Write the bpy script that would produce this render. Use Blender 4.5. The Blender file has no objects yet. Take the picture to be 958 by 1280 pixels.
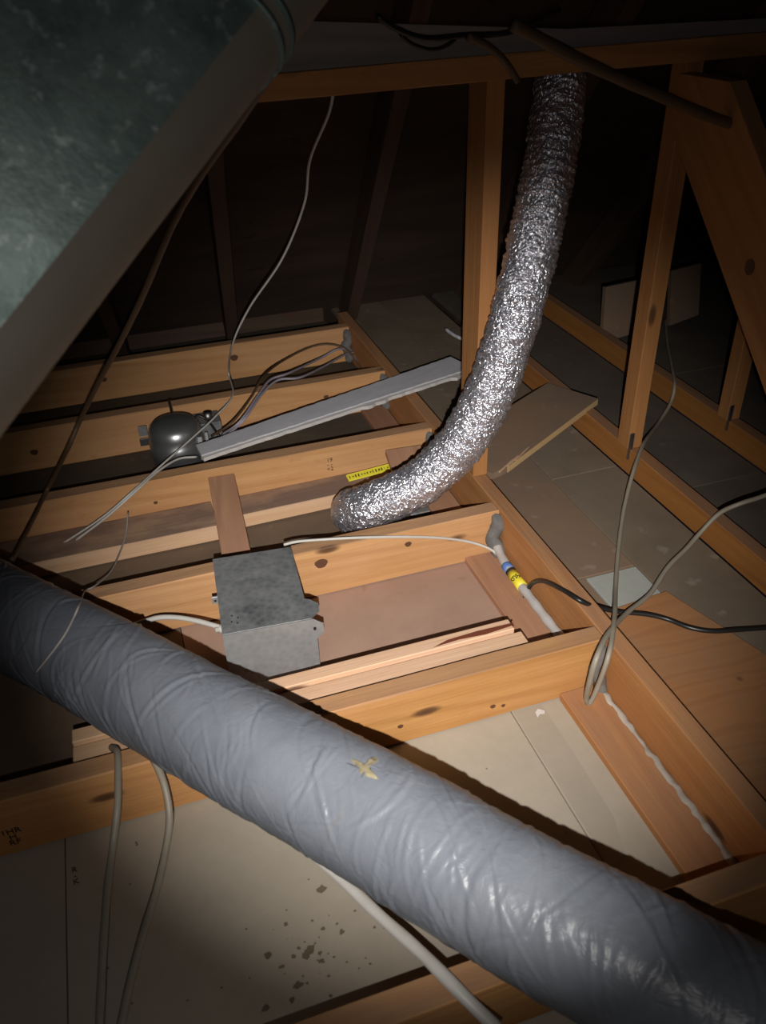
import bpy, bmesh, math, random
import numpy as np
from mathutils import Vector, Matrix
random.seed(7); RNG = np.random.default_rng(7)
C = bpy.context.scene.collection
SC = bpy.context.scene

# ---------------------------------------------------------------- camera, world, lights, exposure
CAM_LOC = Vector((0.0, 0.0, 1.12))
R_ = Vector((0.94813687, -0.31650172, -0.02937914)); F_ = Vector((0.24723533, 0.79240095, -0.5576517))
U_ = R_.cross(F_)
cd = bpy.data.cameras.new('camera'); cam = bpy.data.objects.new('camera', cd); C.objects.link(cam)
M = Matrix((R_, U_, -F_)).transposed().to_4x4(); M.translation = CAM_LOC; cam.matrix_world = M
cd.sensor_fit = 'VERTICAL'; cd.sensor_height = 24.0; cd.lens = 1038.06 / 1280 * 24.0
cd.dof.use_dof = True; cd.dof.focus_distance = 1.75; cd.dof.aperture_fstop = 4.2
cd.clip_start = 0.02; cd.clip_end = 50
SC.camera = cam
w = bpy.data.worlds.new('attic_dark'); SC.world = w; w.use_nodes = True
w.node_tree.nodes['Background'].inputs[0].default_value = (0.55, 0.5, 0.75, 1)
w.node_tree.nodes['Background'].inputs[1].default_value = 0.006
def spot(name, loc, target, energy, size, blend, radius, col=(1, .97, .93)):
    l = bpy.data.lights.new(name, 'SPOT'); o = bpy.data.objects.new(name, l); C.objects.link(o)
    o.location = loc; o.rotation_euler = (Vector(target) - Vector(loc)).to_track_quat('-Z', 'Y').to_euler()
    l.energy = energy; l.spot_size = math.radians(size); l.spot_blend = blend; l.shadow_soft_size = radius; l.color = col
    return o
LP = (-0.03, -0.10, 1.10)
spot('flashlight_beam', LP, (0.47, 1.31, 0.06), 150, 53, 1.0, 0.006)
spot('flashlight_spill', LP, (0.30, 1.00, 0.20), 4.8, 128, 1.0, 0.006)
SC.view_settings.view_transform = 'Standard'; SC.view_settings.look = 'None'
SC.view_settings.exposure = 0.0; SC.view_settings.gamma = 1.0; SC.view_settings.use_curve_mapping = False

# ---------------------------------------------------------------- materials
def nt(name):
    m = bpy.data.materials.new(name); m.use_nodes = True; t = m.node_tree; t.nodes.clear()
    o = t.nodes.new('ShaderNodeOutputMaterial'); b = t.nodes.new('ShaderNodeBsdfPrincipled'); t.links.new(b.outputs[0], o.inputs[0])
    return m, t, b
def N(t, kind, **kw):
    n = t.nodes.new(kind)
    for k, v in kw.items():
        if k.startswith('i_'): n.inputs[int(k[2:])].default_value = v
        else: setattr(n, k, v)
    return n
def ramp(t, fac, stops):
    r = t.nodes.new('ShaderNodeValToRGB'); e = r.color_ramp.elements
    while len(e) < len(stops): e.new(0.5)
    for q, (p, c) in zip(e, stops): q.position = p; q.color = (*c, 1) if len(c) == 3 else c
    t.links.new(fac, r.inputs[0]); return r.outputs[0]
def mix(t, fac, a, b, mode='MIX'):
    n = t.nodes.new('ShaderNodeMix'); n.data_type = 'RGBA'; n.blend_type = mode
    for v, i in ((fac, 0), (a, 6), (b, 7)):
        if hasattr(v, 'is_linked') or isinstance(v, bpy.types.NodeSocket): t.links.new(v, n.inputs[i])
        else: n.inputs[i].default_value = v if i == 0 else (*v, 1)
    return n.outputs[2]
def math_(t, op, a, b=0.0):
    n = t.nodes.new('ShaderNodeMath'); n.operation = op
    for i, v in enumerate((a, b)):
        if isinstance(v, bpy.types.NodeSocket): t.links.new(v, n.inputs[i])
        else: n.inputs[i].default_value = v
    return n.outputs[0]
def noise(t, vec, scale, detail=3, rough=.55, dist=0.0):
    n = t.nodes.new('ShaderNodeTexNoise'); n.inputs['Scale'].default_value = scale; n.inputs['Detail'].default_value = detail
    n.inputs['Roughness'].default_value = rough; n.inputs['Distortion'].default_value = dist
    if vec is not None: t.links.new(vec, n.inputs['Vector'])
    return n.outputs['Fac']
def coords(t, scale=(1, 1, 1), kind='Object', rnd=True):
    tc = t.nodes.new('ShaderNodeTexCoord'); mp = t.nodes.new('ShaderNodeMapping'); mp.inputs['Scale'].default_value = scale
    t.links.new(tc.outputs[kind], mp.inputs['Vector'])
    if rnd:
        oi = t.nodes.new('ShaderNodeObjectInfo'); m = math_(t, 'MULTIPLY', oi.outputs['Random'], 37.0)
        cx = t.nodes.new('ShaderNodeCombineXYZ')
        for i in range(3): t.links.new(m, cx.inputs[i])
        t.links.new(cx.outputs[0], mp.inputs['Location'])
    return mp.outputs[0]
def bump(t, b, h, strength, dist=.002):
    n = t.nodes.new('ShaderNodeBump'); n.inputs['Strength'].default_value = strength; n.inputs['Distance'].default_value = dist
    t.links.new(h, n.inputs['Height']); t.links.new(n.outputs[0], b.inputs['Normal'])

def wood(name, light, mid, dark, knot=(.10, .045, .02), dust=.55, rough=.7, grain=1.0):
    """sawn softwood: grain runs along the object's local X, sparse knots, dust lying on faces that look up"""
    m, t, b = nt(name)
    v = coords(t, (1.0, 11, 11))
    w1 = t.nodes.new('ShaderNodeTexWave'); w1.wave_type = 'BANDS'; w1.bands_direction = 'DIAGONAL'
    w1.inputs['Scale'].default_value = .8 * grain; w1.inputs['Distortion'].default_value = 5; w1.inputs['Detail'].default_value = 3
    w1.inputs['Detail Scale'].default_value = .6; t.links.new(v, w1.inputs['Vector'])
    lite = tuple(.75 * a + .25 * c for a, c in zip(light, mid))
    col = ramp(t, w1.outputs['Fac'], [(0, tuple(.3 * a + .7 * c for a, c in zip(light, mid))), (.5, light), (.85, lite), (1, tuple(.75 * a + .25 * c for a, c in zip(mid, dark)))])
    col = mix(t, ramp(t, noise(t, coords(t, (1.2, 9, 9)), 1.0, 3), [(.35, (0, 0, 0)), (.65, (1, 1, 1))]), col, tuple(.6 * a + .4 * c for a, c in zip(light, mid)))
    fine = noise(t, coords(t, (6, 160, 160)), 1, 4, .7)
    col = mix(t, math_(t, 'MULTIPLY', fine, .34), col, dark)
    streak = ramp(t, noise(t, coords(t, (1.8, 42, 42)), 1.0, 4, .65), [(.38, (0, 0, 0)), (.72, (1, 1, 1))])
    col = mix(t, math_(t, 'MULTIPLY', streak, .62), col, tuple(.35 * a + .65 * c for a, c in zip(mid, dark)))
    pinkish = ramp(t, noise(t, coords(t, (2.4, 5, 5)), 1.3, 3), [(.42, (0, 0, 0)), (.62, (1, 1, 1))])
    col = mix(t, math_(t, 'MULTIPLY', pinkish, .35), col, (light[0] * .92, light[1] * .88, light[2] * 1.08))
    dirt = ramp(t, noise(t, coords(t, (16, 26, 26)), 1.0, 4, .7), [(.60, (0, 0, 0)), (.78, (1, 1, 1))])
    col = mix(t, math_(t, 'MULTIPLY', dirt, .35), col, dark)
    blot = ramp(t, noise(t, coords(t, (3, 6, 6)), 1.0, 3), [(.35, (0, 0, 0)), (.75, (1, 1, 1))])
    col = mix(t, math_(t, 'MULTIPLY', blot, .45), col, tuple(.5 * (a + c) for a, c in zip(mid, dark)))
    vo = t.nodes.new('ShaderNodeTexVoronoi'); vo.inputs['Scale'].default_value = 1; t.links.new(coords(t, (3.2, 9, 9)), vo.inputs['Vector'])
    kn = ramp(t, vo.outputs['Distance'], [(0, (1, 1, 1)), (.055, (.85, .85, .85)), (.10, (0, 0, 0))])
    col = mix(t, kn, col, knot)
    g = t.nodes.new('ShaderNodeNewGeometry'); sp = t.nodes.new('ShaderNodeSeparateXYZ'); t.links.new(g.outputs['True Normal'], sp.inputs[0])
    up = ramp(t, sp.outputs[2], [(.6, (0, 0, 0)), (.85, (1, 1, 1))])
    dn = ramp(t, noise(t, coords(t, (5, 9, 9)), 1.5, 4), [(.25, (.45, .45, .45)), (.7, (1, 1, 1))])
    col = mix(t, math_(t, 'MULTIPLY', math_(t, 'MULTIPLY', up, dn), dust), col, (.25, .165, .125))
    t.links.new(col, b.inputs['Base Color']); b.inputs['Roughness'].default_value = rough; b.inputs['Specular IOR Level'].default_value = .25
    bump(t, b, math_(t, 'ADD', fine, streak), .45, .0015); return m

MW = {
 'joist':  wood('joist_pine', (.72, .42, .19), (.58, .30, .12), (.36, .16, .06)),
 'joist2': wood('joist_fir', (.66, .35, .13), (.52, .25, .075), (.33, .14, .045), dust=.6),
 'pale':   wood('pale_pine', (.80, .56, .36), (.74, .48, .28), (.52, .27, .13), dust=.12),
 'header': wood('header_fir', (.56, .27, .095), (.45, .20, .07), (.28, .11, .04), dust=.45),
 'brown':  wood('brown_board', (.40, .20, .11), (.34, .165, .09), (.24, .105, .055), dust=.35),
 'flat':   wood('flat_board', (.53, .30, .17), (.45, .24, .14), (.25, .105, .055), dust=.1),
 'post':   wood('post_fir', (.52, .25, .085), (.42, .185, .06), (.25, .10, .035)),
 'chord':  wood('chord_fir', (.46, .20, .05), (.36, .145, .035), (.22, .085, .02), dust=.65),
 'furr':   wood('furring_pine', (.80, .56, .36), (.74, .48, .28), (.52, .27, .13), dust=1.15),
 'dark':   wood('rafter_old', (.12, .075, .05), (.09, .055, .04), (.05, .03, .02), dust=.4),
 'dusty':  wood('dusty_shade_board', (.30, .25, .22), (.24, .20, .18), (.15, .12, .10), dust=.5),  # grey holds both dust and the shade on the beam's upper part
}
def sheet(name, c1, c2, scale=(3, 3, 3), rough=.9, spots=None, amt=.5):
    m, t, b = nt(name)
    n1 = ramp(t, noise(t, coords(t, scale), 2.2, 5, .6, .4), [(.3, (0, 0, 0)), (.7, (1, 1, 1))])
    col = mix(t, n1, c1, c2)
    n2 = noise(t, coords(t, (60, 60, 60)), 1, 3, .7)
    col = mix(t, math_(t, 'MULTIPLY', n2, .25), col, tuple(x * .6 for x in c2))
    if spots:
        s = ramp(t, noise(t, coords(t, (14, 14, 14)), 1.4, 2), [(.66, (0, 0, 0)), (.74, (1, 1, 1))])
        col = mix(t, math_(t, 'MULTIPLY', s, amt), col, spots)
    t.links.new(col, b.inputs['Base Color']); b.inputs['Roughness'].default_value = rough; b.inputs['Specular IOR Level'].default_value = .2
    bump(t, b, n2, .15, .001); return m
MS = {
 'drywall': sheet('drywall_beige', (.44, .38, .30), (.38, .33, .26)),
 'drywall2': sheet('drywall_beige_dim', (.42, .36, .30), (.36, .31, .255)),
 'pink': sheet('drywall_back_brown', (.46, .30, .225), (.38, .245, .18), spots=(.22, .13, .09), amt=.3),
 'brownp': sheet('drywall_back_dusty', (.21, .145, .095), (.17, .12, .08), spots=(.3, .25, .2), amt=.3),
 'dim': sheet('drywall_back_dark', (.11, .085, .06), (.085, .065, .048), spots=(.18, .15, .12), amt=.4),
 'tape': sheet('joint_tape', (.405, .345, .275), (.36, .31, .245)),
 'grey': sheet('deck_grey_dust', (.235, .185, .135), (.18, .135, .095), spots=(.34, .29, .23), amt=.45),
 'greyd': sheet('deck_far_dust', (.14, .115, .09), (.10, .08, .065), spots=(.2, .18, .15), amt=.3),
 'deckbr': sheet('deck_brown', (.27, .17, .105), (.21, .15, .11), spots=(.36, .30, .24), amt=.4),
 'scrap': sheet('drywall_scrap', (.42, .42, .38), (.36, .37, .33)),
 'gyp': sheet('gypsum_edge', (.66, .63, .60), (.55, .52, .50)),
 'face': sheet('gypsum_strip_face', (.60, .595, .63), (.50, .495, .53), scale=(6, 30, 6), spots=(.42, .40, .38), amt=.3),
 'bead': sheet('joint_compound', (.52, .48, .42), (.38, .34, .29), scale=(8, 8, 8)),
 'seal': sheet('grey_sealant', (.20, .19, .18), (.12, .115, .11), scale=(20, 20, 20)),
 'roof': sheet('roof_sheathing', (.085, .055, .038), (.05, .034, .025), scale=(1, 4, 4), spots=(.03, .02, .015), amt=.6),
 'wool': sheet('insulation_wool', (.30, .26, .16), (.17, .14, .085), scale=(40, 40, 40)),
}
def ply(name):
    m, t, b = nt(name)
    v = coords(t, (2.2, 10, 10), rnd=False)
    w1 = t.nodes.new('ShaderNodeTexWave'); w1.inputs['Scale'].default_value = .8; w1.inputs['Distortion'].default_value = 14
    w1.inputs['Detail'].default_value = 3; w1.bands_direction = 'Y'; t.links.new(v, w1.inputs['Vector'])
    col = ramp(t, w1.outputs['Fac'], [(0, (.37, .165, .062)), (.6, (.39, .175, .068)), (1, (.345, .15, .056))])
    tc = t.nodes.new('ShaderNodeTexCoord'); vd = t.nodes.new('ShaderNodeVectorMath'); vd.operation = 'DISTANCE'
    t.links.new(tc.outputs['Object'], vd.inputs[0]); vd.inputs[1].default_value = (.035, .055, 0)
    kn = ramp(t, math_(t, 'MULTIPLY', vd.outputs['Value'], 12), [(0, (.6,) * 3), (.06, (.3,) * 3), (.11, (1,) * 3), (.15, (0,) * 3)])
    col = mix(t, kn, col, (.13, .055, .025))
    n1 = ramp(t, noise(t, coords(t, (3, 3, 3)), 2, 4), [(.4, (0, 0, 0)), (.8, (1, 1, 1))])
    col = mix(t, math_(t, 'MULTIPLY', n1, .5), col, (.25, .18, .12))
    t.links.new(col, b.inputs['Base Color']); b.inputs['Roughness'].default_value = .75; return m
M_PLY = ply('plywood_orange')
def plain(name, col, rough=.5, metal=0.0, var=.2, nscale=40, bs=0.0, spec=.5):
    m, t, b = nt(name)
    n = noise(t, coords(t, (1, 1, 1)), nscale, 3)
    c = mix(t, math_(t, 'MULTIPLY', n, var * 2), col, tuple(x * .5 for x in col))
    t.links.new(c, b.inputs['Base Color']); b.inputs['Roughness'].default_value = rough; b.inputs['Metallic'].default_value = metal
    b.inputs['Specular IOR Level'].default_value = spec
    if bs: bump(t, b, n, bs, .002)
    return m
M_WHITE = plain('white_cable_jacket', (.62, .59, .54), .45)
M_TAN = plain('tan_cable_jacket', (.33, .285, .22), .5)
M_DIMW = plain('dusty_cable_jacket', (.40, .36, .33), .6)
M_LILAC = plain('grey_lilac_cable', (.38, .34, .40), .5)
M_BRW = plain('brown_cable_jacket', (.12, .07, .035), .6)
M_BLK = plain('black_cable_jacket', (.018, .017, .016), .35)
M_INK = plain('ink_black', (.03, .02, .015), .8)
M_INKD = plain('stamp_ink', (.14, .06, .03), .9)
M_YEL = plain('yellow_label', (.85, .74, .05), .5, var=.05)
M_BLUE = plain('blue_print', (.10, .22, .55), .5, var=.05)
M_TUBE = plain('translucent_grey_tube', (.50, .48, .46), .3)
M_STEEL = plain('strap_steel', (.30, .30, .30), .45, 1.0)
M_HOLE = plain('dark_hole', (.008, .008, .008), .9)
def galv(name, c1, c2, stain, rough, scale=6, metal=.85):
    m, t, b = nt(name)
    n1 = ramp(t, noise(t, coords(t, (1, 1, 1), rnd=False), scale, 5, .65, .6), [(.35, (0, 0, 0)), (.68, (1, 1, 1))])
    col = mix(t, n1, c1, c2)
    vo = t.nodes.new('ShaderNodeTexVoronoi'); vo.inputs['Scale'].default_value = 90; t.links.new(coords(t, (1, 1, 1), rnd=False), vo.inputs['Vector'])
    col = mix(t, math_(t, 'MULTIPLY', vo.outputs['Distance'], .35), col, tuple(min(1, x * 1.5) for x in c2))
    n2 = ramp(t, noise(t, coords(t, (1, 1, 1), rnd=False), 13, 4), [(.60, (0, 0, 0)), (.70, (1, 1, 1))])
    col = mix(t, math_(t, 'MULTIPLY', n2, .55), col, stain)
    t.links.new(col, b.inputs['Base Color']); b.inputs['Metallic'].default_value = metal
    r = math_(t, 'MULTIPLY_ADD', n1, .18); t.nodes[-1].inputs[2].default_value = rough
    t.links.new(r, b.inputs['Roughness']); bump(t, b, n1, .12, .002); return m
M_GALV = galv('galvanised_box', (.09, .095, .10), (.30, .305, .31), (.30, .25, .17), .5, metal=.35)
M_GALVF = galv('galvanised_box_front', (.42, .42, .42), (.52, .52, .52), (.5, .48, .42), .24, metal=.6)
def plenum_mat():
    m, t, b = nt('dusty_duct_metal')
    v = coords(t, (1, 1, 1), rnd=False)
    n1 = ramp(t, noise(t, v, 9, 6, .7, .3), [(.32, (0, 0, 0)), (.7, (1, 1, 1))])
    col = mix(t, n1, (.10, .14, .13), (.29, .37, .34))
    n2 = ramp(t, noise(t, v, 55, 3, .6), [(.57, (0, 0, 0)), (.72, (1, 1, 1))])
    col = mix(t, math_(t, 'MULTIPLY', n2, .5), col, (.75, .82, .78))
    t.links.new(col, b.inputs['Base Color']); b.inputs['Metallic'].default_value = .45; b.inputs['Roughness'].default_value = .5
    bump(t, b, n1, .3, .004); return m
M_PLEN = plenum_mat()
M_CORNER = plain('duct_corner_dusty_tape', (.31, .27, .21), .6, .2, nscale=14)
M_CAN = plain('can_dark_metal', (.42, .43, .44), .33, .8, var=.3, nscale=12)
def foil():
    m, t, b = nt('aluminium_foil')
    b.inputs['Base Color'].default_value = (.84, .84, .92, 1); b.inputs['Metallic'].default_value = .86; b.inputs['Roughness'].default_value = .25
    n = noise(t, coords(t, (1, 1, 1), rnd=False), 170, 2, .5, .5); n2 = noise(t, coords(t, (1, 1, 1), rnd=False), 60, 2, .5, .8)
    bump(t, b, math_(t, 'ADD', n, n2), 1.0, .006); return m
M_FOIL = foil()
def vinyl():
    m, t, b = nt('grey_vinyl_jacket')
    v = coords(t, (1, 1, 1), rnd=False)
    n1 = ramp(t, noise(t, v, 7, 5, .6, .5), [(.35, (0, 0, 0)), (.7, (1, 1, 1))])
    col = mix(t, n1, (.130, .141, .165), (.172, .183, .207))
    n2 = ramp(t, noise(t, v, 10, 4, .7, 1.0), [(.63, (0, 0, 0)), (.72, (1, 1, 1))])
    col = mix(t, math_(t, 'MULTIPLY', n2, .35), col, (.17, .15, .12))
    n4 = ramp(t, noise(t, v, 24, 3, .6, .4), [(.68, (0, 0, 0)), (.74, (1, 1, 1))])
    col = mix(t, math_(t, 'MULTIPLY', n4, .35), col, (.07, .07, .08))
    t.links.new(col, b.inputs['Base Color']); b.inputs['Roughness'].default_value = .36; b.inputs['Specular IOR Level'].default_value = .3
    bump(t, b, noise(t, v, 38, 3, .55, 1.2), .35, .004); return m
M_VINYL = vinyl()

# ---------------------------------------------------------------- builders
def tag(o, label, cat, group=None):
    o['label'] = label; o['category'] = cat
    if group: o['group'] = group
    return o
def link(name, me, mat=None, parent=None, loc=None, rot=None, mw=None):
    o = bpy.data.objects.new(name, me); C.objects.link(o)
    if mat: me.materials.append(mat)
    if mw is not None: o.matrix_world = mw
    if loc: o.location = loc
    if rot: o.rotation_euler = rot
    if parent:
        o.parent = parent; bpy.context.view_layer.update(); o.matrix_parent_inverse = parent.matrix_world.inverted()
    return o
def empty(name, loc, label=None, cat=None, group=None, rz=0):
    o = bpy.data.objects.new(name, None); C.objects.link(o); o.location = loc; o.rotation_euler = (0, 0, rz); o.empty_display_size = .05
    if label: tag(o, label, cat, group)
    return o
def mesh_from(name, verts, faces, smooth=False):
    me = bpy.data.meshes.new(name); me.from_pydata([tuple(v) for v in verts], [], faces); me.update()
    if smooth: me.polygons.foreach_set('use_smooth', [True] * len(me.polygons))
    return me
def box_mesh(name, L, W, H, bev=.0015, wane=0.0, nseg=1):
    """a sawn board centred on the origin, long axis X; wane roughens the long edges slightly"""
    bm = bmesh.new(); bmesh.ops.create_cube(bm, size=1)
    for v in bm.verts: v.co = Vector((v.co.x * L, v.co.y * W, v.co.z * H))
    if nseg > 1:
        es = [e for e in bm.edges if abs(e.verts[0].co.x - e.verts[1].co.x) > L * .5]
        bmesh.ops.subdivide_edges(bm, edges=es, cuts=nseg, use_grid_fill=True)
    if bev: bmesh.ops.bevel(bm, geom=[e for e in bm.edges if len(e.link_faces) == 2 and e.calc_face_angle(0) > .5], offset=bev, segments=1, affect='EDGES')
    if wane:
        for v in bm.verts:
            k = random.uniform(-wane, wane); v.co.y += k; v.co.z += random.uniform(-wane, wane)
    me = bpy.data.meshes.new(name); bm.to_mesh(me); bm.free(); return me
def frame(p0, p1, upv=(0, 0, 1)):
    p0 = Vector(p0); p1 = Vector(p1); x = (p1 - p0).normalized(); u = Vector(upv)
    y = u.cross(x).normalized(); z = x.cross(y)
    m = Matrix((x, y, z)).transposed().to_4x4(); m.translation = (p0 + p1) / 2; return m, (p1 - p0).length
def board(name, p0, p1, w, h, mat, parent=None, up=(0, 0, 1), label=None, cat=None, group=None, bev=.0015, wane=0.0, nseg=1):
    m, L = frame(p0, p1, up)
    o = link(name, box_mesh(name, L, w, h, bev, wane, nseg), mat, parent, mw=m)
    if label: tag(o, label, cat, group)
    return o
def slab(name, x0, x1, y0, y1, ztop, th, mat, parent=None, bev=.0008):
    """a sheet lying flat between the given bounds"""
    me = box_mesh(name, x1 - x0, y1 - y0, th, bev)
    return link(name, me, mat, parent, loc=((x0 + x1) / 2, (y0 + y1) / 2, ztop - th / 2))
def prism(name, pts, depth, mat, parent=None, mw=None, loc=None, rot=None, bev=0.0):
    """outline in local XY pushed to z = depth"""
    bm = bmesh.new(); vs = [bm.verts.new((x, y, 0)) for x, y in pts]; f = bm.faces.new(vs)
    r = bmesh.ops.extrude_face_region(bm, geom=[f])
    for g in r['geom']:
        if isinstance(g, bmesh.types.BMVert): g.co.z += depth
    bmesh.ops.recalc_face_normals(bm, faces=bm.faces[:])
    if bev: bmesh.ops.bevel(bm, geom=bm.edges[:], offset=bev, segments=1, affect='EDGES')
    me = bpy.data.meshes.new(name); bm.to_mesh(me); bm.free(); return link(name, me, mat, parent, loc, rot, mw)
def spline(pts, step):
    P = [np.array(p, float) for p in pts]; P = [2 * P[0] - P[1]] + P + [2 * P[-1] - P[-2]]; out = []
    for i in range(1, len(P) - 2):
        a, b, c, d = P[i - 1:i + 3]; n = max(2, int(np.linalg.norm(c - b) / step))
        for k in range(n):
            u = k / n; out.append(.5 * ((2 * b) + (-a + c) * u + (2 * a - 5 * b + 4 * c - d) * u * u + (-a + 3 * b - 3 * c + d) * u ** 3))
    out.append(P[-2]); return np.array(out)
def frames(P):
    T = np.gradient(P, axis=0); T /= np.linalg.norm(T, axis=1)[:, None]
    n = np.cross(T[0], [0.03, .02, 1.0]); n /= np.linalg.norm(n); Ns = [n]
    for i in range(1, len(P)):
        n = Ns[-1] - T[i] * (Ns[-1] @ T[i]); n /= np.linalg.norm(n); Ns.append(n)
    Ns = np.array(Ns); return T, Ns, np.cross(T, Ns)
def tube_mesh(name, P, R, seg, caps=True):
    """R: scalar, or array (rings, seg) of radii"""
    T, A, B = frames(P); n = len(P); th = np.linspace(0, 2 * np.pi, seg, endpoint=False)
    R = np.broadcast_to(np.asarray(R, float), (n, seg))
    V = P[:, None, :] + R[..., None] * (np.cos(th)[None, :, None] * A[:, None, :] + np.sin(th)[None, :, None] * B[:, None, :])
    V = V.reshape(-1, 3); i = np.arange(n - 1)[:, None] * seg; j = np.arange(seg)[None, :]; k = (j + 1) % seg
    Fq = np.stack([i + j, i + k, i + seg + k, i + seg + j], -1).reshape(-1, 4).tolist()
    if caps: Fq.append(list(range(seg))[::-1]); Fq.append([(n - 1) * seg + q for q in range(seg)])
    return mesh_from(name, V.tolist(), Fq, True)
def cable(name, pts, r, mat, label=None, cat='cable', parent=None, flat=1.0, seg=10):
    P = spline(pts, .008)
    th = np.linspace(0, 2 * np.pi, seg, endpoint=False)
    rad = r / np.sqrt(np.cos(th) ** 2 / flat ** 2 + np.sin(th) ** 2) if flat != 1 else np.full(seg, r)
    wig = 1 + .03 * np.sin(np.arange(len(P)) * .7)
    o = link(name, tube_mesh(name, P, wig[:, None] * rad[None, :], seg), mat, parent)
    if label: tag(o, label, cat)
    return o
def vnoise(u, v, pv, seed):
    """smooth value noise, periodic in v with integer period pv"""
    g = np.random.default_rng(seed).uniform(-1, 1, (int(u.max()) + 3, pv))
    ui = np.floor(u).astype(int); vi = np.floor(v).astype(int); fu = u - ui; fv = v - vi
    fu = fu * fu * (3 - 2 * fu); fv = fv * fv * (3 - 2 * fv); a = vi % pv; b = (vi + 1) % pv
    return (g[ui, a] * (1 - fu) + g[ui + 1, a] * fu) * (1 - fv) + (g[ui, b] * (1 - fu) + g[ui + 1, b] * fu) * fv
def text(name, s, size, mat, parent, mw, ext=.0004):
    cu = bpy.data.curves.new(name, 'FONT'); cu.body = s; cu.size = size; cu.extrude = ext; cu.align_x = 'CENTER'; cu.align_y = 'CENTER'
    cu.resolution_u = 3; cu.space_line = .8
    o = bpy.data.objects.new(name, cu); me = bpy.data.meshes.new_from_object(o); bpy.data.objects.remove(o)
    return link(name, me, mat, parent, mw=mw)
def blob(name, pts, r, mat, parent, seed=1, flat=.5):
    """a lumpy smear of compound along a short path"""
    P = spline(pts, .006); rr = np.random.default_rng(seed)
    u = np.arange(len(P))[:, None] * .5 * np.ones((1, 12)); v = np.ones((len(P), 1)) * np.arange(12)[None, :] * .5
    R = r * (1 + .35 * vnoise(u, v, 6, seed)); e = np.minimum(1, np.minimum(np.arange(len(P)) + 1, len(P) - np.arange(len(P))) / 3.0)
    return link(name, tube_mesh(name, P, R * e[:, None], 12), mat, parent)

# ================================================================ the setting
JT = .12                                                            # top of the joists; the back of the plasterboard is z = 0
fl = slab('floor', -1.6, .70, -.5, 3.05, -.014, .01, MS['dim'], bev=0); fl['kind'] = 'structure'
def panel(x0, x1, y0, y1, mat, nm='drywall_panel'): return slab(nm, x0 + .0008, x1 - .0008, y0 + .0008, y1 - .0008, 0, .0125, mat, fl)
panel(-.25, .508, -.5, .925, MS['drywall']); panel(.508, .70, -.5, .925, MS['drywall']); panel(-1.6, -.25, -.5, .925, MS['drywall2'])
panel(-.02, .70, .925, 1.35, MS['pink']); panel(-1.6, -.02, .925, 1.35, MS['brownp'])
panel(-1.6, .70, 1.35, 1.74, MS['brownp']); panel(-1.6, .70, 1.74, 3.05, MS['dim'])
prism('joint_tape', [(.512, .905), (.566, .905), (.566, .78), (.563, .66), (.545, .60), (.512, .58)], .0006, MS['tape'], fl, loc=(0, 0, .0001))['label'] = 'darker strip of joint tape'
prism('paper_tear', [(0, 0), (.008, .006), (.016, .004), (.019, .010), (.010, .018), (.002, .012)], .0007, MS['gyp'], fl, loc=(.545, .880, .0006))['label'] = 'small white torn spot'
bm = bmesh.new(); rs = random.Random(5)
for k in range(70):
    if k < 46: cx, cy = rs.gauss(.075, .04), rs.gauss(.60, .035)
    else: cx, cy = rs.uniform(-.22, .48), rs.uniform(.52, .86)
    r0 = rs.choice((.001, .0015, .002, .003, .0055)) * rs.uniform(.7, 1.2) if k < 46 else .0016
    n = 9; vs = [bm.verts.new((cx + r0 * rs.uniform(.5, 1.5) * math.cos(a * 6.283 / n), cy + r0 * rs.uniform(.5, 1.3) * math.sin(a * 6.283 / n), .0004 + k * 1.2e-5)) for a in range(n)]
    bm.faces.new(vs)
me = bpy.data.meshes.new('mud_spots'); bm.to_mesh(me); bm.free()
sp_ = link('mud_spots', me, plain('dried_mud', (.17, .13, .085), .9), fl); sp_['kind'] = 'stuff'; sp_['label'] = 'dried brown splashes'
def flat_m(x, y, z, rz): return Matrix.Translation((x, y, z)) @ Matrix.Rotation(rz, 4, 'Z')
text('stamp', 'R\n-\nK', .013, M_INK, fl, flat_m(-.236, .838, .0006, .1))
text('stamp', '5', .010, M_INKD, fl, flat_m(-.145, .862, .0006, .2))

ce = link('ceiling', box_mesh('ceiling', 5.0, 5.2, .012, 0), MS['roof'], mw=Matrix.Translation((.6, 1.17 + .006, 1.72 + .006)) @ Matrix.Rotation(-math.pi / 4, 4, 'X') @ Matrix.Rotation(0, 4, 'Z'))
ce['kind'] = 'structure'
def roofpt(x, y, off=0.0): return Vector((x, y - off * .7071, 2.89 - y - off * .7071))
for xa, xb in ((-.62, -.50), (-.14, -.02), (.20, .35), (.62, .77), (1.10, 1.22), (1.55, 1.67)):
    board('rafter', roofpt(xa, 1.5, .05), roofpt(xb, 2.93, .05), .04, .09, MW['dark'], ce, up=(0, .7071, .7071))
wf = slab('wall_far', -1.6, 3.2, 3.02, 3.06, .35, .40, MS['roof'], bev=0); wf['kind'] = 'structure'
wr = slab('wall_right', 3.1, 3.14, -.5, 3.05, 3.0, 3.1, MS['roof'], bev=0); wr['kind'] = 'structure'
board('trim_1', (-1.6, 2.86, .045), (.68, 2.86, .045), .09, .05, MW['dark'])['kind'] = 'structure'

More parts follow.
